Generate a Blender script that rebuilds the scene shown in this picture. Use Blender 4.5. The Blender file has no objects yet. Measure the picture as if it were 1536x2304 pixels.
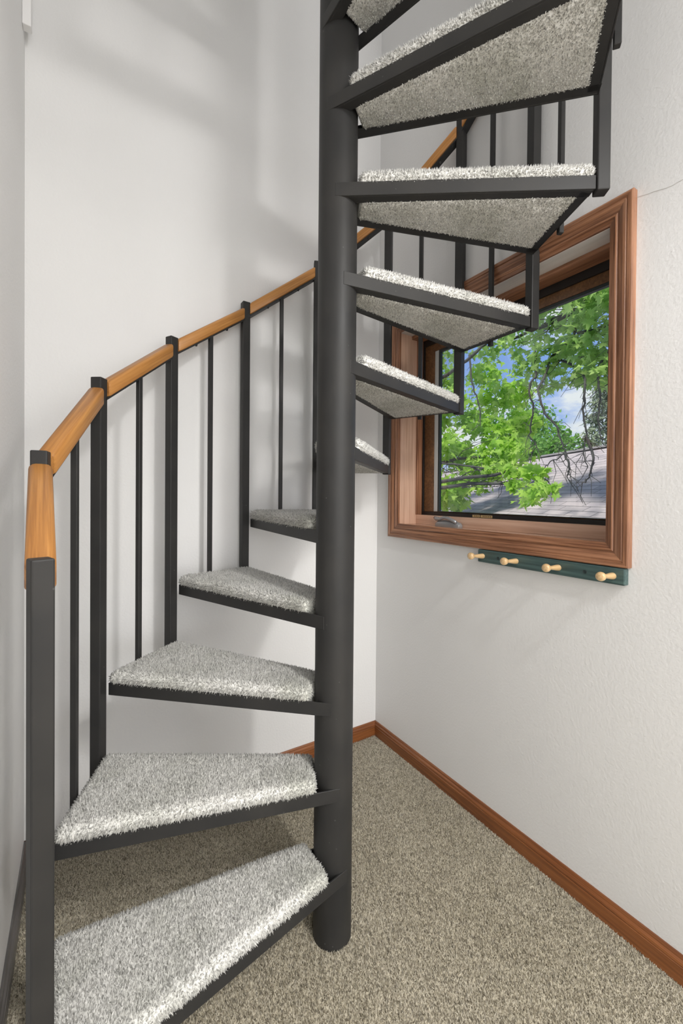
import bpy, bmesh, math, random
import numpy as np
from mathutils import Vector, Matrix

# ------------------------------------------------------------------ camera
SC = bpy.context.scene
COL = SC.collection
PI = math.pi
CAM = (-1.1241, -1.4921, 1.0612)
F_PX, PY = 938.13, 1126.73
pitch, roll, yaw = -0.0096, 0.0084, 0.5599
fw = Vector((math.sin(yaw) * math.cos(pitch), math.cos(yaw) * math.cos(pitch), math.sin(pitch)))
rt = Vector((math.cos(yaw), -math.sin(yaw), 0)); up = rt.cross(fw)
r2 = rt * math.cos(roll) + up * math.sin(roll)
u2 = -rt * math.sin(roll) + up * math.cos(roll)
cd = bpy.data.cameras.new('camera'); cam = bpy.data.objects.new('camera', cd); COL.objects.link(cam)
cd.sensor_fit = 'HORIZONTAL'; cd.sensor_width = 36; cd.lens = F_PX / 1536 * 36
cd.shift_y = -(1152 - PY) / 1536; cd.clip_start = .02; cd.clip_end = 400
M = Matrix.Identity(4)
for i in range(3):
    M[i][0] = r2[i]; M[i][1] = u2[i]; M[i][2] = -fw[i]; M[i][3] = CAM[i]
cam.matrix_world = M
SC.camera = cam

# ------------------------------------------------------------------ sky, sun, lamps, exposure
SC.view_settings.view_transform = 'Standard'; SC.view_settings.look = 'None'
SC.view_settings.gamma = 1; SC.view_settings.use_curve_mapping = False
SC.view_settings.exposure = 0.0
w = bpy.data.worlds.new('sky'); SC.world = w; w.use_nodes = True
nt = w.node_tree; nt.nodes.clear()
def N(nt, t, **k):
    n = nt.nodes.new(t)
    for a, b in k.items():
        if a == 'ins':
            for i, v in b.items(): n.inputs[i].default_value = v
        else: setattr(n, a, b)
    return n
def ramp(nt, stops, interp='LINEAR'):
    r = nt.nodes.new('ShaderNodeValToRGB'); cr = r.color_ramp; cr.interpolation = interp
    while len(cr.elements) < len(stops): cr.elements.new(.5)
    for e, (p, c) in zip(cr.elements, stops):
        e.position = p; e.color = (c[0], c[1], c[2], 1)
    return r
tc = N(nt, 'ShaderNodeTexCoord')
sep = N(nt, 'ShaderNodeSeparateXYZ'); nt.links.new(tc.outputs['Generated'], sep.inputs[0])
grad = ramp(nt, [(0.0, (.55, .68, .95)), (.25, (.30, .48, .95)), (.7, (.14, .28, .75))])
nt.links.new(sep.outputs['Z'], grad.inputs[0])
mp = N(nt, 'ShaderNodeMapping'); mp.inputs['Scale'].default_value = (1, 1, 2.2)
nt.links.new(tc.outputs['Generated'], mp.inputs[0])
no = N(nt, 'ShaderNodeTexNoise', ins={'Scale': 5.5, 'Detail': 8.0, 'Roughness': .6}); nt.links.new(mp.outputs[0], no.inputs['Vector'])
cl = ramp(nt, [(.47, (0, 0, 0)), (.60, (1, 1, 1))]); nt.links.new(no.outputs[0], cl.inputs[0])
mix = N(nt, 'ShaderNodeMix', data_type='RGBA'); mix.inputs[7].default_value = (.92, .95, 1, 1)
nt.links.new(cl.outputs[0], mix.inputs[0]); nt.links.new(grad.outputs[0], mix.inputs[6])
bg = N(nt, 'ShaderNodeBackground', ins={'Strength': 0.95}); nt.links.new(mix.outputs[2], bg.inputs[0])
wo = N(nt, 'ShaderNodeOutputWorld'); nt.links.new(bg.outputs[0], wo.inputs[0])

sd = bpy.data.lights.new('sun', 'SUN'); sd.energy = 5.2; sd.angle = math.radians(9); sd.color = (1, .95, .86)
sun = bpy.data.objects.new('sun', sd); COL.objects.link(sun)
sun.rotation_euler = Vector((.45, .12, -.88)).to_track_quat('-Z', 'Y').to_euler()

def area(name, loc, target, sx, sy, power, color=(1, 1, 1), shape='RECTANGLE'):
    l = bpy.data.lights.new(name, 'AREA'); l.shape = shape; l.size = sx
    if shape == 'RECTANGLE': l.size_y = sy
    l.energy = power; l.color = color
    o = bpy.data.objects.new(name, l); COL.objects.link(o); o.location = loc
    o.rotation_euler = (Vector(target) - Vector(loc)).to_track_quat('-Z', 'Y').to_euler()
    return o
area('hall_ceiling_lamp', (-.52, -2.55, 2.38), (-.5, -1.2, .9), .14, .14, 12, (1, .98, .96), 'DISK')
area('left_wall_fill', (.75, -2.75, 2.3), (-1.25, -.6, .9), .45, .45, 16, (1, .98, .96), 'DISK')  # added fill from the hall side to brighten the left wall
area('hall_fill_light', (-.8, -3.95, 1.05), (-.7, -1, 1.1), 2.6, 1.8, 50, (.98, .98, 1))  # added soft frontal fill, the hall wall behind it has no window
area('overhead_fill', (-.75, -3.2, 2.45), (-.75, -2.6, 0), 2.2, 1.0, 50, (1, .98, .95))  # added broad fill from above to lift the tread tops
spd = bpy.data.lights.new('peg_shadow_spot', 'SPOT'); spd.energy = 56; spd.spot_size = math.radians(62); spd.spot_blend = .7; spd.shadow_soft_size = .055; spd.color = (1, .985, .965)  # added spot for peg shadows and low treads, clear of upper back wall
spo = bpy.data.objects.new('peg_shadow_spot', spd); COL.objects.link(spo); spo.location = (-.50, -2.35, 2.46)
spo.rotation_euler = (Vector((-.42, -.62, .28)) - spo.location).to_track_quat('-Z', 'Y').to_euler()
area('stairwell_fill', (-.62, -1.3, 4.9), (-.62, -1.3, 0), 1.0, 2.2, 9, (.98, .99, 1))  # added fill shining down the shaft, the ceiling above is closed

# ------------------------------------------------------------------ helpers
class MB:
    def __init__(s): s.v = []; s.f = []
    def add(s, vs, fs):
        b = len(s.v); s.v += [tuple(v) for v in vs]; s.f += [tuple(i + b for i in f) for f in fs]; return s
    def box(s, x0, x1, y0, y1, z0, z1):
        vs = [(x, y, z) for z in (z0, z1) for y in (y0, y1) for x in (x0, x1)]
        return s.add(vs, [(0, 2, 3, 1), (4, 5, 7, 6), (0, 1, 5, 4), (2, 6, 7, 3), (0, 4, 6, 2), (1, 3, 7, 5)])
    def prism(s, poly, z0, z1):
        n = len(poly)
        vs = [(x, y, z0) for x, y in poly] + [(x, y, z1) for x, y in poly]
        fs = [tuple(range(n))[::-1], tuple(range(n, 2 * n))] + [(i, (i + 1) % n, n + (i + 1) % n, n + i) for i in range(n)]
        return s.add(vs, fs)
    def loft(s, rings, cap=True):
        n = len(rings[0]); vs = [v for r in rings for v in r]; fs = []
        for k in range(len(rings) - 1):
            for i in range(n):
                j = (i + 1) % n
                fs.append((k * n + i, k * n + j, (k + 1) * n + j, (k + 1) * n + i))
        if cap:
            fs.append(tuple(range(n))[::-1]); fs.append(tuple((len(rings) - 1) * n + i for i in range(n)))
        return s.add(vs, fs)
    def tube(s, pts, rad, n=6):
        pts = [Vector(p) for p in pts]; rings = []
        for i, p in enumerate(pts):
            d = (pts[min(i + 1, len(pts) - 1)] - pts[max(i - 1, 0)]).normalized()
            a = d.orthogonal().normalized() if i == 0 else (a - d * a.dot(d)).normalized()
            b = d.cross(a); r = rad[i] if isinstance(rad, (list, tuple)) else rad
            rings.append([tuple(p + (a * math.cos(t) + b * math.sin(t)) * r) for t in [2 * PI * q / n for q in range(n)]])
        return s.loft(rings)
    def lathe(s, prof, n=24, axis='Z'):
        rings = []
        for r, h in prof:
            ring = []
            for q in range(n):
                t = 2 * PI * q / n; c, d = r * math.cos(t), r * math.sin(t)
                ring.append((c, d, h) if axis == 'Z' else (-h, c, d))
            rings.append(ring)
        return s.loft(rings)
    def build(s, name, m, parent=None, smooth=False, bevel=0, segs=2, loc=None, fix=True):
        me = bpy.data.meshes.new(name); me.from_pydata(s.v, [], s.f); me.validate()
        if fix or bevel:
            bm = bmesh.new(); bm.from_mesh(me)
            if fix: bmesh.ops.recalc_face_normals(bm, faces=bm.faces)
            if bevel: bmesh.ops.bevel(bm, geom=[e for e in bm.edges if e.is_manifold and e.calc_face_angle(0) > .5], offset=bevel, segments=segs, affect='EDGES', profile=.5, clamp_overlap=True)
            bm.to_mesh(me); bm.free()
        me.materials.append(m)
        if smooth:
            me.polygons.foreach_set('use_smooth', [True] * len(me.polygons))
        o = bpy.data.objects.new(name, me); COL.objects.link(o)
        if parent: o.parent = parent
        if loc is not None: o.location = loc
        return o
def autosmooth(o, ang=35):
    me = o.data
    me.polygons.foreach_set('use_smooth', [True] * len(me.polygons))
    bm = bmesh.new(); bm.from_mesh(me); a = math.radians(ang)
    for e in bm.edges:
        e.smooth = not (len(e.link_faces) == 2 and e.calc_face_angle(0) > a)
    bm.to_mesh(me); bm.free()
def struct(o): o['kind'] = 'structure'; return o
def thing(name, label, cat, loc=(0, 0, 0)):
    o = bpy.data.objects.new(name, None); o.empty_display_size = .1; COL.objects.link(o); o.location = loc
    o['label'] = label; o['category'] = cat; return o

# ------------------------------------------------------------------ materials
def newmat(name):
    m = bpy.data.materials.new(name); m.use_nodes = True; nt = m.node_tree
    return m, nt, nt.nodes['Principled BSDF']
def coords(nt, scale=(1, 1, 1)):
    t = N(nt, 'ShaderNodeTexCoord'); mp = N(nt, 'ShaderNodeMapping'); mp.inputs['Scale'].default_value = scale
    nt.links.new(t.outputs['Object'], mp.inputs[0]); return mp.outputs[0]
def plain(name, c, rough=.5, metal=0, spec=.5):
    m, nt, b = newmat(name); b.inputs['Base Color'].default_value = (*c, 1); b.inputs['Roughness'].default_value = rough
    b.inputs['Metallic'].default_value = metal; b.inputs['Specular IOR Level'].default_value = spec; return m
def wall_mat(name, c):
    m, nt, b = newmat(name); v = coords(nt)
    n1 = N(nt, 'ShaderNodeTexNoise', ins={'Scale': 130.0, 'Detail': 3.0, 'Roughness': .5}); nt.links.new(v, n1.inputs['Vector'])
    n2 = N(nt, 'ShaderNodeTexVoronoi', ins={'Scale': 46.0}); nt.links.new(v, n2.inputs['Vector'])
    r2_ = ramp(nt, [(0, (1, 1, 1)), (.16, (0, 0, 0))]); nt.links.new(n2.outputs['Distance'], r2_.inputs[0])
    ad = N(nt, 'ShaderNodeMath', operation='MULTIPLY_ADD'); nt.links.new(r2_.outputs[0], ad.inputs[0]); ad.inputs[1].default_value = .35
    nt.links.new(n1.outputs[0], ad.inputs[2])
    bp = N(nt, 'ShaderNodeBump', ins={'Strength': .6, 'Distance': .0012}); nt.links.new(ad.outputs[0], bp.inputs['Height'])
    nt.links.new(bp.outputs[0], b.inputs['Normal'])
    n3 = N(nt, 'ShaderNodeTexNoise', ins={'Scale': 2.5, 'Detail': 4.0}); nt.links.new(v, n3.inputs['Vector'])
    cr = ramp(nt, [(.3, tuple(x * .97 for x in c)), (.7, c)]); nt.links.new(n3.outputs[0], cr.inputs[0])
    nt.links.new(cr.outputs[0], b.inputs['Base Color']); b.inputs['Roughness'].default_value = .55
    b.inputs['Specular IOR Level'].default_value = .25
    return m
def wood_mat(name, dark, mid, light, rough=.35, along='X', scale=1.0, coat=.3):
    m, nt, b = newmat(name)
    ax = {'X': (.9, 30, 30), 'Y': (30, .9, 30), 'Z': (30, 30, .9)}[along]
    v = coords(nt, tuple(a * scale for a in ax))
    n0 = N(nt, 'ShaderNodeTexNoise', ins={'Scale': .55, 'Detail': 2.0, 'Distortion': .4}); nt.links.new(v, n0.inputs['Vector'])
    wv = N(nt, 'ShaderNodeMath', operation='MULTIPLY'); nt.links.new(n0.outputs[0], wv.inputs[0]); wv.inputs[1].default_value = 9
    sn = N(nt, 'ShaderNodeMath', operation='SINE'); nt.links.new(wv.outputs[0], sn.inputs[0])
    n1 = N(nt, 'ShaderNodeTexNoise', ins={'Scale': 5.0, 'Detail': 6.0, 'Roughness': .6}); nt.links.new(v, n1.inputs['Vector'])
    ma = N(nt, 'ShaderNodeMath', operation='MULTIPLY_ADD'); nt.links.new(sn.outputs[0], ma.inputs[0]); ma.inputs[1].default_value = .12
    nt.links.new(n1.outputs[0], ma.inputs[2])
    cr = ramp(nt, [(.25, dark), (.5, mid), (.78, light)]); nt.links.new(ma.outputs[0], cr.inputs[0])
    nt.links.new(cr.outputs[0], b.inputs['Base Color']); b.inputs['Roughness'].default_value = rough
    b.inputs['Coat Weight'].default_value = coat; b.inputs['Coat Roughness'].default_value = .2
    bp = N(nt, 'ShaderNodeBump', ins={'Strength': .15, 'Distance': .0006}); nt.links.new(ma.outputs[0], bp.inputs['Height'])
    nt.links.new(bp.outputs[0], b.inputs['Normal'])
    return m
def metal_mat(name, c=.035, rough=.5):
    m, nt, b = newmat(name); v = coords(nt)
    n1 = N(nt, 'ShaderNodeTexNoise', ins={'Scale': 9.0, 'Detail': 6.0}); nt.links.new(v, n1.inputs['Vector'])
    cr = ramp(nt, [(.3, (c * .8,) * 3), (.7, (c * 1.28, c * 1.22, c * 1.14))]); nt.links.new(n1.outputs[0], cr.inputs[0])
    # sparse chips and scuffs
    n2 = N(nt, 'ShaderNodeTexVoronoi', ins={'Scale': 26.0, 'Randomness': 1.0}); nt.links.new(v, n2.inputs['Vector'])
    r2_ = ramp(nt, [(.035, (1, 1, 1)), (.05, (0, 0, 0))]); nt.links.new(n2.outputs['Distance'], r2_.inputs[0])
    mx = N(nt, 'ShaderNodeMix', data_type='RGBA'); nt.links.new(r2_.outputs[0], mx.inputs[0]); nt.links.new(cr.outputs[0], mx.inputs[6])
    mx.inputs[7].default_value = (c * 3, c * 3, c * 2.9, 1)
    nt.links.new(mx.outputs[2], b.inputs['Base Color'])
    rr = N(nt, 'ShaderNodeMapRange', ins={3: rough - .08, 4: rough + .12}); nt.links.new(n1.outputs[0], rr.inputs[0]); nt.links.new(rr.outputs[0], b.inputs['Roughness'])
    n3 = N(nt, 'ShaderNodeTexNoise', ins={'Scale': 350.0, 'Detail': 2.0}); nt.links.new(v, n3.inputs['Vector'])
    b.inputs['Specular IOR Level'].default_value = .32
    bp = N(nt, 'ShaderNodeBump', ins={'Strength': .12, 'Distance': .0004}); nt.links.new(n3.outputs[0], bp.inputs['Height'])
    nt.links.new(bp.outputs[0], b.inputs['Normal'])
    return m
def carpet_mat(name, cols, stain=None, spot=3.0):
    m, nt, b = newmat(name); g = N(nt, 'ShaderNodeNewGeometry')
    cr = ramp(nt, [(i / (len(cols) - 1), c) for i, c in enumerate(cols)]); nt.links.new(g.outputs['Random Per Island'], cr.inputs[0])
    v = coords(nt); n1 = N(nt, 'ShaderNodeTexNoise', ins={'Scale': spot, 'Detail': 4.0, 'Roughness': .6}); nt.links.new(v, n1.inputs['Vector'])
    st = ramp(nt, [(.32, stain or (.8, .8, .8)), (.6, (1, 1, 1))]); nt.links.new(n1.outputs[0], st.inputs[0])
    mx = N(nt, 'ShaderNodeMix', data_type='RGBA', blend_type='MULTIPLY'); mx.inputs[0].default_value = 1
    nt.links.new(cr.outputs[0], mx.inputs[6]); nt.links.new(st.outputs[0], mx.inputs[7])
    nt.links.new(mx.outputs[2], b.inputs['Base Color']); b.inputs['Roughness'].default_value = .95
    b.inputs['Specular IOR Level'].default_value = .1; b.inputs['Sheen Weight'].default_value = .3
    return m
M_wall = wall_mat('painted_plaster', (.80, .795, .785))
M_ceil = plain('ceiling_paint', (.82, .81, .8), .8)
M_metal = metal_mat('black_steel', .026, .5)
M_rail = wood_mat('honey_oak', (.30, .12, .028), (.48, .215, .055), (.60, .31, .10), .42, coat=.06)
M_trim = wood_mat('stained_oak_trim', (.15, .058, .026), (.38, .18, .095), (.52, .28, .165), .42, coat=.1)
M_jamb = wood_mat('pine_jamb', (.52, .32, .22), (.66, .43, .31), (.74, .52, .39), .25, along='X', scale=.6, coat=.6)
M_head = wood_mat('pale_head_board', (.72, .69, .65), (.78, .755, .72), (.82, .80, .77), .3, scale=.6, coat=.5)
M_base = wood_mat('baseboard_oak', (.16, .050, .014), (.27, .092, .026), (.36, .14, .045), .36)
M_greybase = wood_mat('grey_baseboard', (.10, .095, .09), (.16, .15, .145), (.21, .20, .195), .5)
M_sash = wood_mat('dark_sash', (.09, .04, .015), (.17, .08, .03), (.25, .13, .05), .3)
M_black = plain('weatherstrip', (.012, .010, .009), .45)
M_strip = plain('light_vinyl', (.55, .57, .56), .4)
M_tread = carpet_mat('grey_cut_pile', [(.26, .255, .235), (.56, .55, .52), (.72, .71, .67), (.82, .81, .77), (.46, .45, .42)], (.74, .75, .71), 6.0)
M_floor = carpet_mat('beige_loop_pile', [(.13, .11, .075), (.34, .30, .22), (.50, .45, .34), (.76, .70, .57), (.26, .22, .16)], (.86, .85, .82), 2.5)
M_board = wood_mat('green_stained_board', (.030, .060, .060), (.062, .115, .110), (.12, .19, .165), .5)
M_peg = wood_mat('birch_peg', (.58, .38, .18), (.72, .51, .28), (.82, .65, .42), .35)
M_crank = plain('grey_enamel', (.33, .34, .35), .25, .4)
M_sticker = plain('tan_sticker', (.42, .30, .14), .5)
M_plug = plain('screw_plug', (.02, .035, .035), .5)

# ------------------------------------------------------------------ room shell
W = 1.259; YO = -1.75; ZT = 5.0; TH = .15
oy0, oy1, oz0, oz1 = -.986, -.130, .929, 1.761       # rough opening of the window
b = MB()
b.box(0, TH, oy1, .15, -.2, ZT); b.box(0, TH, YO, oy0, -.2, ZT); b.box(0, TH, oy0, oy1, -.2, oz0); b.box(0, TH, oy0, oy1, oz1, ZT)
struct(b.build('wall_right', M_wall, fix=False))
struct(MB().box(-W - .15, 0, 0, .15, -.2, ZT).build('wall_back', M_wall))
struct(MB().box(-W - .15, -W, YO, 0, -.2, ZT).build('wall_left', M_wall))
struct(MB().box(-2.4, -W, YO, YO + .12, -.2, 2.55).box(TH, 1.2, YO, YO + .12, -.2, 2.55).build('wall_hall_return', M_wall))
struct(MB().box(-2.52, -2.4, -4.2, YO + .12, -.2, 2.55).build('wall_hall_left', M_wall))
struct(MB().box(1.2, 1.32, -4.2, YO + .12, -.2, 2.55).build('wall_hall_right', M_wall))
struct(MB().box(-2.52, 1.32, -4.32, -4.2, -.2, 2.55).build('wall_front', M_wall))
struct(MB().box(-2.52, 1.32, -4.32, -2.6, 2.5, 2.6).build('ceiling', M_ceil))
struct(MB().box(-W - .15, TH, -2.72, -2.6, 2.6, ZT).box(-W - .27, -W - .15, -2.72, 0.15, 2.5, ZT).box(TH, TH + .12, -2.72, YO, 2.5, ZT).build('wall_upstairs', M_wall))
struct(MB().box(-W - .27, TH + .12, -2.72, .15, ZT, ZT + .1).build('ceiling_upstairs', M_ceil))

def tufts(P, Nn, rng, h, r, lean, base_v=0):
    """little three-sided pile tufts at points P with normals Nn -> verts, tris"""
    n = len(P)
    a = np.where(np.abs(Nn[:, 2:3]) < .9, np.array([[0, 0, 1.]]), np.array([[1., 0, 0]]))
    t1 = np.cross(a, Nn); t1 /= np.linalg.norm(t1, axis=1, keepdims=True); t2 = np.cross(Nn, t1)
    ph = rng.uniform(0, 2 * PI, n); rr = r * rng.uniform(.75, 1.25, n)
    V = np.empty((n, 4, 3))
    for k in range(3):
        c = np.cos(ph + 2 * PI * k / 3)[:, None]; s = np.sin(ph + 2 * PI * k / 3)[:, None]
        V[:, k] = P + (t1 * c + t2 * s) * rr[:, None] - Nn * .0008
    hh = h * rng.uniform(.6, 1.25, n); l1 = rng.normal(0, lean, n); l2 = rng.normal(0, lean, n)
    V[:, 3] = P + Nn * hh[:, None] + (t1 * l1[:, None] + t2 * l2[:, None]) * np.reshape(h, (-1, 1))
    F = np.array([[0, 1, 3], [1, 2, 3], [2, 0, 3]])[None] + (np.arange(n) * 4)[:, None, None] + base_v
    return V.reshape(-1, 3), F.reshape(-1, 3)
def tri_mesh(name, V, F, m, parent=None):
    me = bpy.data.meshes.new(name); V = np.ascontiguousarray(V, dtype=np.float32); F = np.ascontiguousarray(F, dtype=np.int32)
    me.vertices.add(len(V)); me.vertices.foreach_set('co', V.ravel())
    me.loops.add(F.size); me.loops.foreach_set('vertex_index', F.ravel())
    me.polygons.add(len(F)); me.polygons.foreach_set('loop_start', np.arange(0, F.size, 3, dtype=np.int32))
    me.update(calc_edges=True); me.materials.append(m)
    o = bpy.data.objects.new(name, me); COL.objects.link(o)
    if parent: o.parent = parent
    return o
PX, PYc, RP = -.6009, -.6303, .0465
rng = np.random.default_rng(7)
SP = .0026
xs = np.arange(-W, -.004, SP); ys = np.arange(-1.42, -.004, SP)
gx, gy = np.meshgrid(xs, ys); gx = gx.ravel() + rng.uniform(-.4, .4, gx.size) * SP; gy = gy.ravel() + rng.uniform(-.4, .4, gy.size) * SP
keep = (gx - PX) ** 2 + (gy - PYc) ** 2 > (RP + .0005) ** 2
gx, gy = gx[keep], gy[keep]
zz = .0008 * np.sin(gx * 700 + 2 * np.sin(gy * 60)) 
P = np.stack([gx, gy, zz * 0 - .001], 1); Nn = np.tile([0, 0, 1.], (len(P), 1))
V, Fa = tufts(P, Nn, rng, .0055, .0019, .45)
g = np.array([(-W, YO, -.001), (0, YO, -.001), (0, 0, -.001), (-W, 0, -.001), (-2.4, -4.2, -.001), (1.2, -4.2, -.001), (1.2, YO, -.001), (-2.4, YO, -.001)])
gf = np.array([(0, 1, 2), (0, 2, 3), (4, 5, 6), (4, 6, 7)]) + len(V)
struct(tri_mesh('floor', np.vstack([V, g]), np.vstack([Fa, gf]), M_floor))

# mitred mouldings.  profile = [(u across from the outer edge, w out of the wall)]
def moulding(name, prof, L, m, x0=None, x1=None):
    """length along local X, u along local Y, w along local Z; x0/x1(u) give the mitre at each end"""
    r0 = [((x0(u) if x0 else 0), u, w_) for u, w_ in prof]; r1 = [((x1(u) if x1 else L), u, w_) for u, w_ in prof]
    o = MB().loft([r0, r1]).build(name, m); autosmooth(o, 30); return o
def place(o, origin, X, Y, Z):
    m = Matrix.Identity(4)
    for i in range(3): m[i][0] = X[i]; m[i][1] = Y[i]; m[i][2] = Z[i]; m[i][3] = origin[i]
    o.matrix_world = m; return o
HB = .061
bp_ = [(-.01, 0), (-.01, .012), (.040, .012), (.0415, .0105), (.044, .0115), (.049, .0105), (.0535, .0065), (.058, .006), (HB, .004), (HB, 0)]
o = moulding('baseboard_right', bp_, 1.75, M_base, x1=lambda u: 1.75); struct(place(o, (0, 0, 0), (0, -1, 0), (0, 0, 1), (-1, 0, 0)))
o = moulding('baseboard_back', bp_, W, M_base); struct(place(o, (0, 0, 0), (-1, 0, 0), (0, 0, 1), (0, -1, 0)))
o = moulding('baseboard_left', bp_, 1.75, M_greybase); struct(place(o, (-W, 0, 0), (0, -1, 0), (0, 0, 1), (1, 0, 0)))
# end of a white trim board high in the left corner
struct(MB().box(-W, -W + .020, -.07, -.045, 2.33, 3.4).build('trim_1', plain('white_trim', (.83, .82, .81), .5), bevel=.002))

# hairline crack running from the window casing
wr = bpy.data.objects['wall_right']; cv = []
rc = random.Random(4); yy, zc = -1.012, 1.782
while yy > -1.6: cv.append((-.0003, yy, zc)); yy -= .012; zc += rc.uniform(-.004, .0015)
MB().tube(cv, .0007, 4).build('crack', plain('crack_line', (.6, .59, .57), .8), wr)

# ------------------------------------------------------------------ window
win = bpy.data.objects.new('window_1', None); COL.objects.link(win); win.location = (0, -.556, .9); struct(win)
def wpart(o):
    mw = o.matrix_world.copy(); o.parent = win; o.matrix_parent_inverse = Matrix.Translation((0, .556, -.9)); return o
cw = .057
cp = [(0, 0), (0, .017), (.003, .019), (.0115, .019), (.013, .0165), (.015, .0165), (.0165, .018), (.021, .0175), (.027, .0150), (.033, .0118), (.0365, .0108), (.038, .0125), (.040, .0132), (.0425, .0128), (.044, .0108), (.047, .0102), (.0475, .0088), (.053, .0085), (cw, .0065), (cw, 0)]
Y0, Y1, Z0, Z1 = -.0974, -1.0150, .8957, 1.7985
LY, LZ = Y0 - Y1, Z1 - Z0
def casing(L): return lambda u: u, lambda u: L - u
for nm, L, org, X, Y in (('casing', LY, (0, Y0, Z1), (0, -1, 0), (0, 0, -1)), ('casing', LY, (0, Y0, Z0), (0, -1, 0), (0, 0, 1)),
                         ('casing', LZ, (0, Y1, Z0), (0, 0, 1), (0, 1, 0)), ('casing', LZ, (0, Y0, Z0), (0, 0, 1), (0, -1, 0))):
    a, c = casing(L); o = moulding(nm, cp, L, M_trim, a, c); place(o, org, X, Y, (-1, 0, 0))
    wpart(o)
jy0, jy1, jz0, jz1 = -.966, -.150, .949, 1.741
def slab(name, m, x0, x1, y0, y1, z0, z1, along='Y', bevel=.001):
    """box whose local X runs along the grain"""
    cx, cy, cz = (x0 + x1) / 2, (y0 + y1) / 2, (z0 + z1) / 2
    a, bb, c = x1 - x0, y1 - y0, z1 - z0
    if along == 'Y': o = MB().box(-bb / 2, bb / 2, -a / 2, a / 2, -c / 2, c / 2).build(name, m, bevel=bevel); place(o, (cx, cy, cz), (0, 1, 0), (-1, 0, 0), (0, 0, 1))
    elif along == 'Z': o = MB().box(-c / 2, c / 2, -a / 2, a / 2, -bb / 2, bb / 2).build(name, m, bevel=bevel); place(o, (cx, cy, cz), (0, 0, 1), (1, 0, 0), (0, 1, 0))
    else: o = MB().box(-a / 2, a / 2, -bb / 2, bb / 2, -c / 2, c / 2).build(name, m, bevel=bevel); place(o, (cx, cy, cz), (1, 0, 0), (0, 1, 0), (0, 0, 1))
    return wpart(o)
slab('sill', M_jamb, .0, .149, oy0, oy1, oz0, jz0)
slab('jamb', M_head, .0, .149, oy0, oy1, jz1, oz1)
slab('jamb', M_jamb, .0, .149, jy1, oy1, jz0, jz1, 'Z')
slab('jamb', M_jamb, .0, .149, oy0, jy0, jz0, jz1, 'Z')
slab('stop', M_jamb, .092, .118, jy0, jy1, jz0, .988)
slab('stop', M_trim, .062, .118, jy0, jy1, 1.726, jz1)
slab('stop', M_trim, .090, .118, jy1 - .009, jy1, .988, 1.726, 'Z')
slab('stop', M_trim, .090, .118, jy0, jy0 + .009, .988, 1.726, 'Z')
# weatherstrip, sash and glass
def ring(x0, x1, y0, y1, z0, z1, wl, wr, wb, wt):
    b = MB(); b.box(x0, x1, y1 - wl, y1, z0, z1); b.box(x0, x1, y0, y0 + wr, z0, z1)
    b.box(x0, x1, y0 + wr, y1 - wl, z0, z0 + wb); b.box(x0, x1, y0 + wr, y1 - wl, z1 - wt, z1); return b
wpart(ring(.119, .149, jy0, jy1, jz0 + .02, jz1 - .012, .014, .012, .032, .028).build('weatherstrip', M_black))
sa = ring(.126, .147, jy0 + .012, jy1 - .0145, 1.0015, 1.704, .055, .03, .002, .034)
so = wpart(sa.build('sash', M_sash, bevel=.002))
st = MB(); st.box(.1275, .142, -.241, -.2205, 1.0036, 1.6695); wpart(st.build('screen_frame', M_strip, bevel=.001))
st = MB(); st.box(.128, .140, -.250, -.241, 1.0036, 1.669).box(.127, .140, -.92, -.25, 1.660, 1.669).box(.124, .140, -.92, -.25, 1.0036, 1.0055); wpart(st.build('glazing_gasket', plain('dark_gasket', (.02, .03, .03), .4)))
gm, gnt, gb = newmat('window_glass')
gnt.nodes.remove(gb); tr = N(gnt, 'ShaderNodeBsdfTransparent'); tr.inputs[0].default_value = (.95, .97, .96, 1)
gl = N(gnt, 'ShaderNodeBsdfGlossy'); gl.inputs['Roughness'].default_value = .02
fr = N(gnt, 'ShaderNodeFresnel'); fr.inputs[0].default_value = 1.35
ms = N(gnt, 'ShaderNodeMixShader'); gnt.links.new(fr.outputs[0], ms.inputs[0]); gnt.links.new(tr.outputs[0], ms.inputs[1]); gnt.links.new(gl.outputs[0], ms.inputs[2])
gnt.links.new(ms.outputs[0], gnt.nodes['Material Output'].inputs[0])
wpart(MB().box(.1345, .1375, -.93, -.238, 1.002, 1.672).build('glass', gm))
# two small stickers on the bottom strip
for y0, y1 in ((-.465, -.432), (-.520, -.469)):
    s = wpart(MB().box(.1183, .1190, y0, y1, .9895, .9985).build('sticker', M_sticker))
    q = MB()
    for i in range(3 if y1 > -.46 else 5):
        q.box(.1179, .1183, y0 + .004 + i * .008, y0 + .009 + i * .008, .9925, .996)
    o = q.build('sticker_print', plain('sticker_ink', (.12, .08, .04), .6)); o.parent = s
# folding crank handle sitting on the sill
ch = bpy.data.objects.new('crank_handle', None); COL.objects.link(ch); ch.parent = win; ch.location = (.075, .556 - .357, .949 - .9)
b = MB(); sec = []
for t, hw, hh in ((-.058, .010, .012), (-.05, .014, .018), (-.02, .0165, .024), (.02, .0165, .026), (.05, .015, .022), (.064, .011, .013)):
    sec.append([(hw, t, 0), (hw, t, hh * .75), (hw * .6, t, hh), (-hw * .6, t, hh), (-hw, t, hh * .75), (-hw, t, 0)])
o = b.loft(sec).build('housing', M_crank, ch, bevel=.0015); autosmooth(o, 50)
b = MB(); lev = [(-.016, -.050, .020), (-.017, -.035, .026), (-.017, -.012, .034), (-.016, .012, .036), (-.014, .036, .029), (-.012, .056, .030), (-.010, .066, .033)]
b.tube(lev, [.006, .0065, .006, .006, .0065, .0085, .006], 10)
b.build('lever', M_crank, ch, smooth=True)

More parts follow.
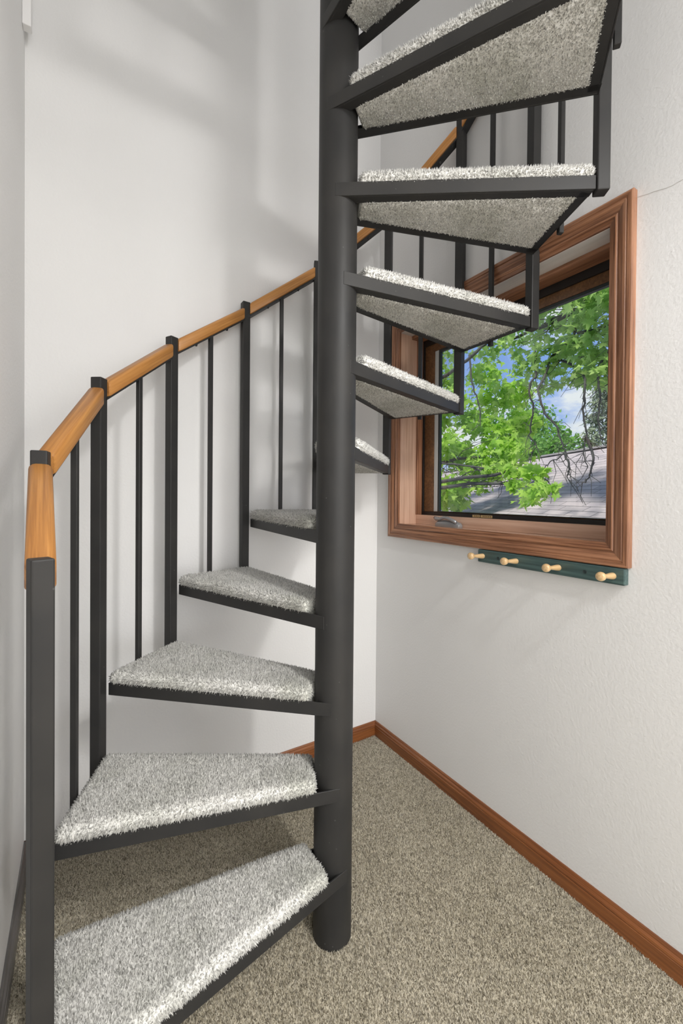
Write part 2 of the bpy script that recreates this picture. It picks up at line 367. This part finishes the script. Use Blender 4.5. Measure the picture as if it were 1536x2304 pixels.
# ------------------------------------------------------------------ peg rack
rack = thing('peg_rack', 'dark green wooden peg rack mounted under the window casing', 'coat rack', (0, -.791, .873))
o = MB().box(-.218, .218, -.010, .010, -.0205, .0205).build('board', M_board, bevel=.003, segs=2)
place(o, (0, 0, 0), (0, 1, 0), (1, 0, 0), (0, 0, 1)); o.parent = rack; o.location = (-.0095, 0, 0)
prof = [(.0065, -.004), (.0085, 0), (.0083, .006), (.0070, .018), (.0054, .032), (.0050, .040), (.0056, .044), (.0085, .047), (.0105, .052), (.0112, .057), (.0104, .061), (.0075, .0635), (.003, .0645), (.0005, .0646)]
for y in (-.593, -.715, -.845, -.982):
    o = MB().lathe(prof, 20, 'X').build('peg', M_peg, rack, smooth=True); o.location = (-.0195, y + .791, 0)
    o.rotation_euler = (0, math.radians(4), 0)
for y in (-.652, -.916):
    o = MB().lathe([(.0052, -.002), (.0052, .0006), (.0040, .0012), (.0037, .0004), (.0005, .0006)], 18, 'X').build('screw_plug', M_plug, rack); o.location = (-.0195, y + .791, 0)

# ------------------------------------------------------------------ spiral staircase
st = thing('spiral_staircase', 'black steel spiral staircase with grey carpeted treads, oak handrail and central pole', 'staircase', (PX, PYc, 0))
H = .2; D = .4566; PHI = 3.8928; ZB = -.0498; RT = .5785; OF = .0668 * D; OB = .0359 * D; RPOST = .5935
NT = 13
def pol(r, a): return Vector((r * math.cos(a), r * math.sin(a)))
o = MB().lathe([(RP, -.004), (RP, ZT - .3), (RP * .5, ZT - .29), (.001, ZT - .289)], 64).build('pole', M_metal, st); autosmooth(o, 40)
# local frame of a tread: front corner near angle 0, back corner near -D
BH, FL, TK = .031, .026, .004
Fc, Bc = pol(RT, -OF), pol(RT, -D - OB)
ac = math.acos((RP) / RT)
Tf = pol(RP, -OF + ac); Tb = pol(RP, -D - OB - ac)
def lbar(b, A, B, inward, ext0=.004):
    """L-angle from A to B: vertical leg outside, flange at the bottom pointing inward"""
    d = (B - A).normalized(); n = Vector((-d.y, d.x)); n = n if n.dot(inward) > 0 else -n
    A = A - d * ext0
    def quad(p, q, w0, w1, z0, z1):
        b.prism([tuple(p + n * w0), tuple(q + n * w0), tuple(q + n * w1), tuple(p + n * w1)], z0, z1)
    return d, n, quad, A
def make_frame():
    b = MB(); cen = (Fc + Bc) / 2 * .6
    for A, B in ((Tf, Fc), (Tb, Bc)):
        d, n, quad, A2 = lbar(b, A, B, cen - A)
        quad(A2, B, -.0005, TK, 0, BH)
        # flange starts where the bar clears the pole
        quad(A + d * .006, B - d * .002, TK, FL, 0, TK)
    d, n, quad, A2 = lbar(b, Fc, Bc, -cen, 0)
    quad(Fc, Bc, 0, TK, 0, BH); quad(Fc + d * .012, Bc - d * .012, TK, FL, 0, TK)
    me_o = b.build('tread_frame', M_metal, st, bevel=.0008, segs=1); return me_o
def isect(p, d, q, e):
    cr = d.x * e.y - d.y * e.x; t = ((q - p).x * e.y - (q - p).y * e.x) / cr; return p + d * t
def make_pad(parent):
    cen = (Fc + Bc) / 2 * .6; lines = []
    def ln(A, B, off):
        d = (B - A).normalized(); n = Vector((-d.y, d.x)); n = n if n.dot(cen - A) > 0 else -n
        return (A + n * off, d)
    mid = pol(1, -D / 2 - (OF + OB) / 2); md = Vector((-mid.y, mid.x))
    inner = (mid * (RP + .002), md)
    def poly(off_b, off_o, off_i):
        lf = ln(Tf, Fc, off_b); lb = ln(Tb, Bc, off_b); lo = ln(Fc, Bc, off_o); li = (inner[0] + mid * off_i, md)
        return [isect(*li, *lf), isect(*lf, *lo), isect(*lo, *lb), isect(*lb, *li)]
    def rounded(pl, r, n=5):
        out = []
        for i in range(len(pl)):
            p, a, c = pl[i], pl[i - 1], pl[(i + 1) % len(pl)]
            u, v = (a - p).normalized(), (c - p).normalized()
            p0, p1 = p + u * r, p + v * r
            for k in range(n):
                t = k / (n - 1); out.append(p0 * (1 - t) ** 2 + p * 2 * t * (1 - t) + p1 * t * t)
        return out
    rings = []
    for z, ob, oo, oi, r in ((.0005, .024, .024, .006, .006), (.0045, .0240, .024, .004, .006), (.0050, .006, .006, .002, .006), (.029, .0055, .006, .001, .006), (.033, .001, .004, 0, .008),
                             (.042, -.0015, .002, 0, .010), (.050, .000, .004, .001, .012), (.0555, .006, .008, .005, .014), (.0580, .014, .016, .011, .016)):
        rings.append([(q.x, q.y, z) for q in rounded(poly(ob, oo, oi), r)])
    b = MB().loft(rings)
    me = bpy.data.meshes.new('t'); me.from_pydata(b.v, [], b.f); bm = bmesh.new(); bm.from_mesh(me)
    bmesh.ops.recalc_face_normals(bm, faces=bm.faces); bmesh.ops.triangulate(bm, faces=bm.faces)
    V = np.array([v.co[:] for v in bm.verts]); T = np.array([[v.index for v in f.verts] for f in bm.faces]); bm.free()
    A, B_, C = V[T[:, 0]], V[T[:, 1]], V[T[:, 2]]; cr = np.cross(B_ - A, C - A); ar = np.linalg.norm(cr, axis=1) / 2; nn = cr / (2 * ar[:, None] + 1e-12)
    rg = np.random.default_rng(3); Nt = int(ar.sum() / (.0021 ** 2)); ix = rg.choice(len(T), Nt, p=ar / ar.sum())
    r1 = np.sqrt(rg.random(Nt)); r2_ = rg.random(Nt)
    P = A[ix] * (1 - r1)[:, None] + B_[ix] * (r1 * (1 - r2_))[:, None] + C[ix] * (r1 * r2_)[:, None]; Nn = nn[ix]
    # skip tufts on hidden flange strip
    keep = ~((P[:, 2] > .0035) & (P[:, 2] < .028))
    P, Nn = P[keep], Nn[keep]
    hh = np.where(P[:, 2] < .01, .0020, .0045)
    Nn = Nn.copy(); side = (np.abs(Nn[:, 2]) < .5); Nn[side, 2] -= .15; Nn /= np.linalg.norm(Nn, axis=1, keepdims=True)
    V2, F2 = tufts(P, Nn, rg, hh, .0021, .0)
    # random lean
    tip = V2.reshape(-1, 4, 3); tip[:, 3] += rg.normal(0, 1, (len(tip), 3)) * np.where(P[:, 2] < .01, .0010, .0017)[:, None]; V2 = tip.reshape(-1, 3)
    return tri_mesh('carpet_pad', np.vstack([V2, V]), np.vstack([F2, T + len(V2)]), M_tread, parent)
tops = {k: .7524 + k * H for k in range(1, 16)}; tops[1] = .975; tops[2] = 1.142
frame0 = make_frame(); pad0 = make_pad(frame0)
for k in range(1, NT + 1):
    if k == 1: f, pd = frame0, pad0
    else:
        f = frame0.copy(); COL.objects.link(f); pd = pad0.copy(); COL.objects.link(pd); pd.parent = f; f.parent = st
    f.location = (0, 0, ZB + k * H); f.rotation_euler = (0, 0, PHI - k * D)
# posts
S = .0136
post_xy = {}
for k in range(1, NT + 2):
    a = PHI - k * D; c = pol(RPOST, a); post_xy[k] = c
    z0 = 0.001 if k == 1 else ZB + (k - 1) * H - .004
    z1 = tops[k]
    b = MB(); b.box(-S, S, -S, S, 0, z1 - z0)
    o = b.build('newel_post' if k == 1 else 'post', M_metal, st, bevel=.0025, segs=2)
    o.location = (c.x, c.y, z0); o.rotation_euler = (0, 0, a)
RW, RH = .0182, .042
def rail_section():
    pts = []; r = .010
    for cx, cz, a0 in ((RW - r, -r, 0), (-RW + r, -r, 90), (-RW + .004, -RH + .004, 180), (RW - .004, -RH + .004, 270)):
        rr = r if a0 < 180 else .004
        for q in range(4):
            t = math.radians(a0 + q * 30); pts.append((cx + rr * math.cos(t), cz + rr * math.sin(t)))
    return pts
for k in range(1, NT + 1):
    A, B = post_xy[k], post_xy[k + 1]; d = B - A; L = d.length; d.normalize()
    slope = (tops[k + 1] - tops[k]) / L; g0 = S * 1.04
    z_at = lambda x: tops[k] - .014 + slope * x
    rings = []
    for x, sh in ((g0, .90), (g0 + .005, 1), (L - g0 - .005, 1), (L - g0, .90)):
        rings.append([(x - L / 2, y * sh, z_at(x) - tops[k] - RH / 2 + (z + RH / 2) * sh) for y, z in rail_section()])
    th = math.atan(slope); ct, sn = math.cos(th), math.sin(th)
    tilt = lambda rr: [[(x * ct + z * sn, y, -x * sn + z * ct) for x, y, z in q] for q in rr]
    o = MB().loft(tilt(rings)).build('handrail', M_rail, st); autosmooth(o, 40)
    mid = (A + B) / 2; o.location = (mid.x, mid.y, tops[k]); ang = math.atan2(d.y, d.x)
    o.rotation_mode = 'QUATERNION'; o.rotation_quaternion = (Matrix.Rotation(ang, 3, 'Z') @ Matrix.Rotation(-th, 3, 'Y')).to_quaternion()
    b = MB(); r = []
    for x in (S * .8, L - S * .8):
        z = z_at(x) - tops[k] - RH; r.append([(x - L / 2, y, z + q) for y, q in ((-.013, -.006), (.013, -.006), (.013, .0003), (-.013, .0003))])
    b.loft(r)
    for x in (L * .3, L * .72):
        z = z_at(x) - tops[k] - RH - .006; b.tube([(x - L / 2, 0, z + .002), (x - L / 2, 0, z - .004)], [.005, .003], 8)
    b.v = tilt([b.v])[0]; b.build('rail_bar', M_metal, o)
    # thin baluster from the outer edge of tread k up to the bar
    am = PHI - (k + .5) * D - (OB - OF) / 2; c = pol(.5745, am); z0 = ZB + k * H - .009; z1 = z_at(L / 2) - RH - .004
    q = MB().box(-.0065, .0065, -.0065, .0065, 0, z1 - z0).build('baluster', M_metal, st, bevel=.0012, segs=1)
    q.location = (c.x, c.y, z0); q.rotation_euler = (0, 0, am)

# ------------------------------------------------------------------ outdoors
GZ = -3.2
gm_, gn, gb_ = newmat('lawn'); v = coords(gn); n = N(gn, 'ShaderNodeTexNoise', ins={'Scale': 6.0, 'Detail': 8.0}); gn.links.new(v, n.inputs['Vector'])
cr = ramp(gn, [(.3, (.05, .10, .02)), (.7, (.12, .22, .05))]); gn.links.new(n.outputs[0], cr.inputs[0]); gn.links.new(cr.outputs[0], gb_.inputs['Base Color']); gb_.inputs['Roughness'].default_value = .9
struct(MB().add([(1.5, -40, GZ), (60, -40, GZ), (60, 50, GZ), (1.5, 50, GZ)], [(0, 1, 2, 3)]).build('ground', gm_))
# neighbouring house: ridge through (6.9,2.4) running along (.43,.90)
def shingle_mat():
    m, nt, b = newmat('grey_shingles'); v = coords(nt)
    br = N(nt, 'ShaderNodeTexBrick', ins={'Scale': 1.0, 'Mortar Size': .008, 'Brick Width': .42, 'Row Height': .125, 'Mortar Smooth': .3, 'Bias': -.1})
    br.offset = .37; br.inputs['Color1'].default_value = (.46, .41, .42, 1); br.inputs['Color2'].default_value = (.36, .325, .335, 1); br.inputs['Mortar'].default_value = (.17, .155, .16, 1)
    nt.links.new(v, br.inputs['Vector'])
    n = N(nt, 'ShaderNodeTexNoise', ins={'Scale': 2.0, 'Detail': 6.0}); nt.links.new(v, n.inputs['Vector'])
    r = ramp(nt, [(.3, (.8, .78, .8)), (.7, (1.1, 1.05, 1.02))]); nt.links.new(n.outputs[0], r.inputs[0])
    mx = N(nt, 'ShaderNodeMix', data_type='RGBA', blend_type='MULTIPLY'); mx.inputs[0].default_value = 1
    nt.links.new(br.outputs[0], mx.inputs[6]); nt.links.new(r.outputs[0], mx.inputs[7]); nt.links.new(mx.outputs[2], b.inputs['Base Color'])
    b.inputs['Roughness'].default_value = .9
    return m
M_shingle = shingle_mat()
hd = Vector((.431, .902)); hn = Vector((-.902, .431)); rp0 = Vector((6.88, 2.38))
house = thing('house', 'neighbouring house with weathered grey shingle roof seen through the window behind the maples', 'house', (rp0.x, rp0.y, GZ))
sl = math.atan(.45)
def roofside(sgn, nm):
    o = MB().box(-5, 13, 0, 4.4, -.12, 0).build(nm, M_shingle)
    X = Vector((hd.x, hd.y, 0)) * (1 if sgn > 0 else -1); Yv = Vector((hn.x * math.cos(sl) * sgn, hn.y * math.cos(sl) * sgn, -math.sin(sl))); Z = X.cross(Yv)
    if sgn < 0: X, Z = X, X.cross(Yv)
    m = Matrix.Identity(4)
    for i in range(3): m[i][0] = X[i]; m[i][1] = Yv[i]; m[i][2] = Z[i]
    off = Vector((0, 0, 2.0 - GZ)) if sgn > 0 else Vector((hd.x * 8, hd.y * 8, 2.0 - GZ))
    for i in range(3): m[i][3] = off[i]
    o.parent = house; o.matrix_local = m; return o
roofside(1, 'roof'); roofside(-1, 'roof')
b = MB(); b.box(-.0, .0, 0, 0, 0, 0) if False else None
b = MB().loft([[(x, -3.6, 0), (x, 3.6, 0), (x, 3.6, 3.5), (x, 0, 5.05), (x, -3.6, 3.5)] for x in (-4.6, 12.6)])
o = b.build('wall', plain('pale_siding', (.55, .52, .47), .8)); m = Matrix.Identity(4)
m[0][0], m[1][0], m[0][1], m[1][1] = hd.x, hd.y, hn.x, hn.y; o.parent = house; o.matrix_local = m
b = MB().box(-5, 13, -.12, .12, 5.18, 5.215); o = b.build('ridge_cap', plain('ridge_shingle', (.36, .33, .33), .9)); o.parent = house; o.matrix_local = m

def leaf_mat(name, cols, trans=.6):
    m, nt, b = newmat(name); g = N(nt, 'ShaderNodeNewGeometry')
    cr = ramp(nt, [(i / (len(cols) - 1), c) for i, c in enumerate(cols)]); nt.links.new(g.outputs['Random Per Island'], cr.inputs[0])
    nt.links.new(cr.outputs[0], b.inputs['Base Color']); b.inputs['Roughness'].default_value = .5; b.inputs['Specular IOR Level'].default_value = .3
    tl = N(nt, 'ShaderNodeBsdfTranslucent'); nt.links.new(cr.outputs[0], tl.inputs[0]); ms = N(nt, 'ShaderNodeMixShader', ins={0: trans})
    nt.links.new(b.outputs[0], ms.inputs[1]); nt.links.new(tl.outputs[0], ms.inputs[2]); nt.links.new(ms.outputs[0], nt.nodes['Material Output'].inputs[0])
    return m
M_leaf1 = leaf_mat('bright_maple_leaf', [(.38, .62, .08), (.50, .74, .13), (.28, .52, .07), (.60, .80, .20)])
M_leaf2 = leaf_mat('darker_maple_leaf', [(.30, .50, .12), (.40, .60, .15), (.50, .68, .22), (.34, .54, .17)])  # second maple's leaves are a darker green
M_leaf3 = leaf_mat('far_leaf', [(.16, .36, .08), (.24, .46, .10), (.30, .52, .14)])
M_leaf4 = leaf_mat('evergreen_needles', [(.17, .22, .14), (.26, .31, .20), (.34, .38, .26)], .2)
M_bark = metal_mat('bark', .06, .8)
# maple leaf outline: five toothed lobes
LO = [(0, -.10), (.10, -.02), (.34, -.16), (.30, .04), (.56, .20), (.34, .26), (.36, .44), (.16, .36), (.12, .60), (0, .92),
      (-.12, .60), (-.16, .36), (-.36, .44), (-.34, .26), (-.56, .20), (-.30, .04), (-.34, -.16), (-.10, -.02)]
def foliage(blobs, per, size, rg, outline=LO, fill=.5):
    pts = []
    for (x, y, z), r, n_ in blobs:
        n_ = int(n_ * per); u = rg.normal(size=(n_, 3)); u /= np.linalg.norm(u, axis=1, keepdims=True)
        rad = r * (fill + (1 - fill) * rg.random(n_)) * rg.uniform(.55, 1.1, n_)
        q = u * rad[:, None]; q[:, 2] *= .8; pts.append(q + np.array([x, y, z]))
    P = np.vstack(pts); n_ = len(P); k = len(outline)
    O = np.array(outline); nrm = rg.normal(size=(n_, 3)) * .75 + np.array([-.40, -.15, .65]); nrm /= np.linalg.norm(nrm, axis=1, keepdims=True)
    dn = rg.normal(size=(n_, 3)) * .6 + np.array([0, 0, -.9]); dn -= nrm * (dn * nrm).sum(1, keepdims=True); dn /= np.linalg.norm(dn, axis=1, keepdims=True)
    sd_ = np.cross(dn, nrm); s = size * rg.uniform(.65, 1.2, n_)
    V = np.empty((n_, k + 1, 3)); V[:, k] = P + dn * (s * .2)[:, None]
    for i in range(k):
        V[:, i] = P + sd_ * (O[i, 0] * s)[:, None] + dn * (O[i, 1] * s)[:, None] - nrm * (abs(O[i, 0]) * .28 * s)[:, None]
    Fi = np.array([(i, (i + 1) % k, k) for i in range(k)])
    F_ = Fi[None] + (np.arange(n_) * (k + 1))[:, None, None]
    return V.reshape(-1, 3), F_.reshape(-1, 3)
rg = np.random.default_rng(21)
LOWER = [(3.88, 3.17, 2.61), (4.08, 2.94, 2.24), (3.68, 3.07, 1.88), (3.88, 2.8, 1.33), (4.48, 2.85, 2.69), (4.28, 2.6, 2.04), (3.58, 3.05, 1.19), (4.08, 2.26, 1.7), (4.68, 3.23, 3.17), (4.18, 3.25, 1.72), (3.88, 3.51, 2.38), (4.88, 2.6, 2.27), (3.88, 3.87, 1.59), (4.08, 4.22, 2.83), (3.78, 3.15, 1.05), (3.98, 2.56, 1.65), (4.48, 3.95, 3.24), (5.08, 2.91, 2.86)]
HANG = [(3.08, 1.54, 1.38), (2.98, 1.19, 1.34), (2.88, 1.0, 1.18), (3.08, 1.45, 1.24), (2.88, 1.18, 1.09), (3.18, 1.86, 1.39)]
UPPER = [(3.48, 1.38, 3.35), (3.28, 0.91, 3.16), (3.28, 0.69, 2.98), (3.68, 1.59, 3.18), (3.38, 0.8, 2.68), (3.78, 1.33, 2.82), (3.88, 2.14, 3.23), (4.08, 2.71, 3.31), (3.58, 1.46, 2.77), (3.48, 0.8, 2.43), (4.18, 3.57, 3.55), (3.88, 1.9, 2.83), (4.08, 1.4, 3.29), (3.08, 0.59, 3.11), (3.28, 1.11, 3.48), (3.48, 1.67, 3.62), (3.18, 0.73, 3.46), (3.18, 1.15, 3.75), (3.88, 2.36, 3.7), (3.28, 0.49, 2.78), (3.28, 0.48, 2.35), (3.48, 1.02, 2.87), (4.08, 1.68, 2.63), (4.08, 3.19, 3.92), (3.88, 1.13, 2.55)]
TW1 = [[(3.28, 3.76, 2.86), (3.48, 3.07, 2.87), (3.68, 2.66, 3.12), (3.88, 2.51, 3.34), (3.88, 1.94, 3.55), (3.68, 1.45, 3.64)], [(3.48, 3.65, 1.63), (3.38, 2.95, 1.56), (3.28, 2.29, 1.48), (3.18, 1.8, 1.41), (3.08, 1.31, 1.36), (2.98, 1.02, 1.23)], [(3.28, 2.29, 1.48), (3.28, 2.07, 1.35), (3.18, 1.73, 1.25)], [(3.68, 2.7, 3.14), (3.58, 2.56, 2.7), (3.58, 2.44, 2.36), (3.58, 2.4, 2.05)]]
TW2 = [[(3.48, 0.5, 3.18), (3.48, 0.84, 3.27), (3.58, 1.03, 3.18), (3.58, 1.14, 2.88), (3.68, 1.44, 2.78)], [(3.68, 1.44, 2.78), (3.5, 1.4, 2.5), (3.28, 1.35, 2.28), (3.28, 1.27, 2.01), (3.28, 1.13, 1.85), (3.28, 1.06, 1.64), (3.28, 1.04, 1.55), (3.28, 1.18, 1.46), (3.28, 1.31, 1.37)], [(3.58, 1.61, 2.92), (3.48, 1.51, 2.55), (3.38, 1.53, 2.38), (3.38, 1.47, 2.11), (3.38, 1.52, 1.8), (3.38, 1.43, 1.69), (3.38, 1.52, 1.54)], [(3.68, 1.44, 2.78), (3.58, 1.07, 2.51), (3.18, 0.78, 2.23), (3.18, 0.79, 1.97), (3.18, 0.76, 1.7), (3.18, 0.79, 1.57), (3.18, 0.74, 1.38)], [(3.28, 0.5, 2.6), (3.28, 0.7, 2.37), (3.28, 0.68, 2.05), (3.28, 0.69, 1.79), (3.28, 0.64, 1.6)], [(3.28, 1.04, 1.55), (3.28, 0.98, 1.4), (3.28, 1.0, 1.28)], [(3.18, 0.76, 1.7), (3.18, 0.68, 1.47), (3.18, 0.72, 1.29), (3.18, 0.79, 1.21)]]
def smooth_path(pts, n=5, jit=.0, rnd=None):
    pts = [Vector(p) for p in pts]; out = []
    for i in range(len(pts) - 1):
        p0 = pts[max(i - 1, 0)]; p1 = pts[i]; p2 = pts[i + 1]; p3 = pts[min(i + 2, len(pts) - 1)]
        for k in range(n):
            t = k / n
            q = .5 * ((2 * p1) + (p2 - p0) * t + (2 * p0 - 5 * p1 + 4 * p2 - p3) * t * t + (3 * p1 - p0 - 3 * p2 + p3) * t ** 3)
            if rnd: q += Vector([rnd.uniform(-jit, jit) for _ in range(3)])
            out.append(q)
    out.append(pts[-1]); return out
def tree(label, base, crown_top, trunk_r, blobs, twigs, leafm, per, size, seed, outline=LO, reach=True, kind='maple_tree'):
    R = random.Random(seed); rg = np.random.default_rng(seed)
    t = thing(kind, label, 'tree', base)
    B = Vector(base); b = MB()
    top = Vector(crown_top)
    tp = [B, B + (top - B) * .3 + Vector((.05, -.04, 0)), B + (top - B) * .65, top]
    b.tube([p - B for p in smooth_path(tp, 5)], [trunk_r * (1 - .8 * i / 15) for i in range(16)], 10)
    tr = b.build('trunk', M_bark, t, smooth=True)
    b = MB()
    sp = smooth_path(tp, 5)
    if reach:
        for (c, r, n_) in blobs[::3]:
            c = Vector(c); s = min(sp, key=lambda q: abs(q.z - (c.z - .5)) ); m_ = s.lerp(c, .5) + Vector((0, 0, .15))
            pth = smooth_path([s, m_, c], 5, .03, R); b.tube([p - B for p in pth], [max(.012, .045 * trunk_r / .15) * (1 - .75 * i / len(pth)) for i in range(len(pth))], 5)
            for _ in range(3):
                e = c + Vector([R.uniform(-r, r) for _ in range(3)]); b.tube([p - B for p in smooth_path([m_.lerp(c, .6), m_.lerp(e, .8), e], 3, .02, R)], [.008, .007, .006, .005, .004, .003, .003], 4)
    for tw in twigs:
        pth = smooth_path(tw, 5, .012, R); n_ = len(pth); r0 = .016 if tw is not twigs[0] else .035
        b.tube([p - B for p in pth], [r0 * (1 - .75 * i / n_) for i in range(n_)], 5)
        for i in range(2, n_, 2):
            for _ in range(2):
                q = pth[i]; e = q + Vector((R.uniform(-.12, .12), R.uniform(-.2, .2), R.uniform(-.28, .08))); m_ = q.lerp(e, .5) + Vector((0, R.uniform(-.04, .04), R.uniform(-.03, .05)))
                b.tube([p - B for p in (q, m_, e)], [.004, .003, .0018], 4)
    if b.v: b.build('branches', M_bark, t, smooth=True)
    V, F_ = foliage(blobs, per, size, rg, outline)
    o = tri_mesh('foliage', V - np.array(base), F_, leafm, t)
    return t
tree('bright green maple filling the left half of the window view', (3.1, 6.9, GZ), (3.6, 5.2, 3.6), .17,
     [(c, .36, 1) for c in LOWER] + [(c, .16, .20) for c in HANG], TW1, M_leaf1, 170, .125, 5)
tree('tall maple whose darker canopy hangs across the top of the window view', (2.9, -2.4, GZ), (3.3, -1.2, 4.2), .2,
     [(c, .30, 1) for c in UPPER], TW2, M_leaf2, 78, .115, 6)
SM = [(0, 0), (.35, .3), (.28, .75), (0, 1), (-.28, .75), (-.35, .3)]
for i, (c, r, lb) in enumerate([((16.5, 11.57, 4.0), 2.1, 'mid green tree rising beyond the roof ridge, nearest the bright maple'), ((15.2, 8.64, 2.9), 1.4, 'low round green tree beyond the roof ridge beside the pine')]):
    bl = [((c[0] + rg.uniform(-r, r) * .7, c[1] + rg.uniform(-r, r) * .7, c[2] + rg.uniform(-r, r) * .6), r * .55, 1) for _ in range(12)]
    tree(lb, (c[0], c[1], GZ), (c[0], c[1], c[2]), .2, bl, [], M_leaf3, 260, .17, 30 + i, SM, kind='leafy_tree')
bl = []
for i in range(26):
    z = .8 + i * .19; r = 1.45 * (1 - i / 30)
    for k in range(5): 
        a = rg.uniform(0, 6.28); bl.append(((15.9 + r * math.cos(a) * .75, 6.6 + r * math.sin(a) * .75, z), .28 + .22 * r, .5))
NE = [(0, 0), (.10, .5), (0, 1), (-.10, .5)]
tree('thin grey green pine rising beyond the right end of the roof ridge', (15.9, 6.6, GZ), (15.9, 6.6, 5.9), .16, bl, [], M_leaf4, 70, .30, 44, NE, reach=False, kind='pine_tree')
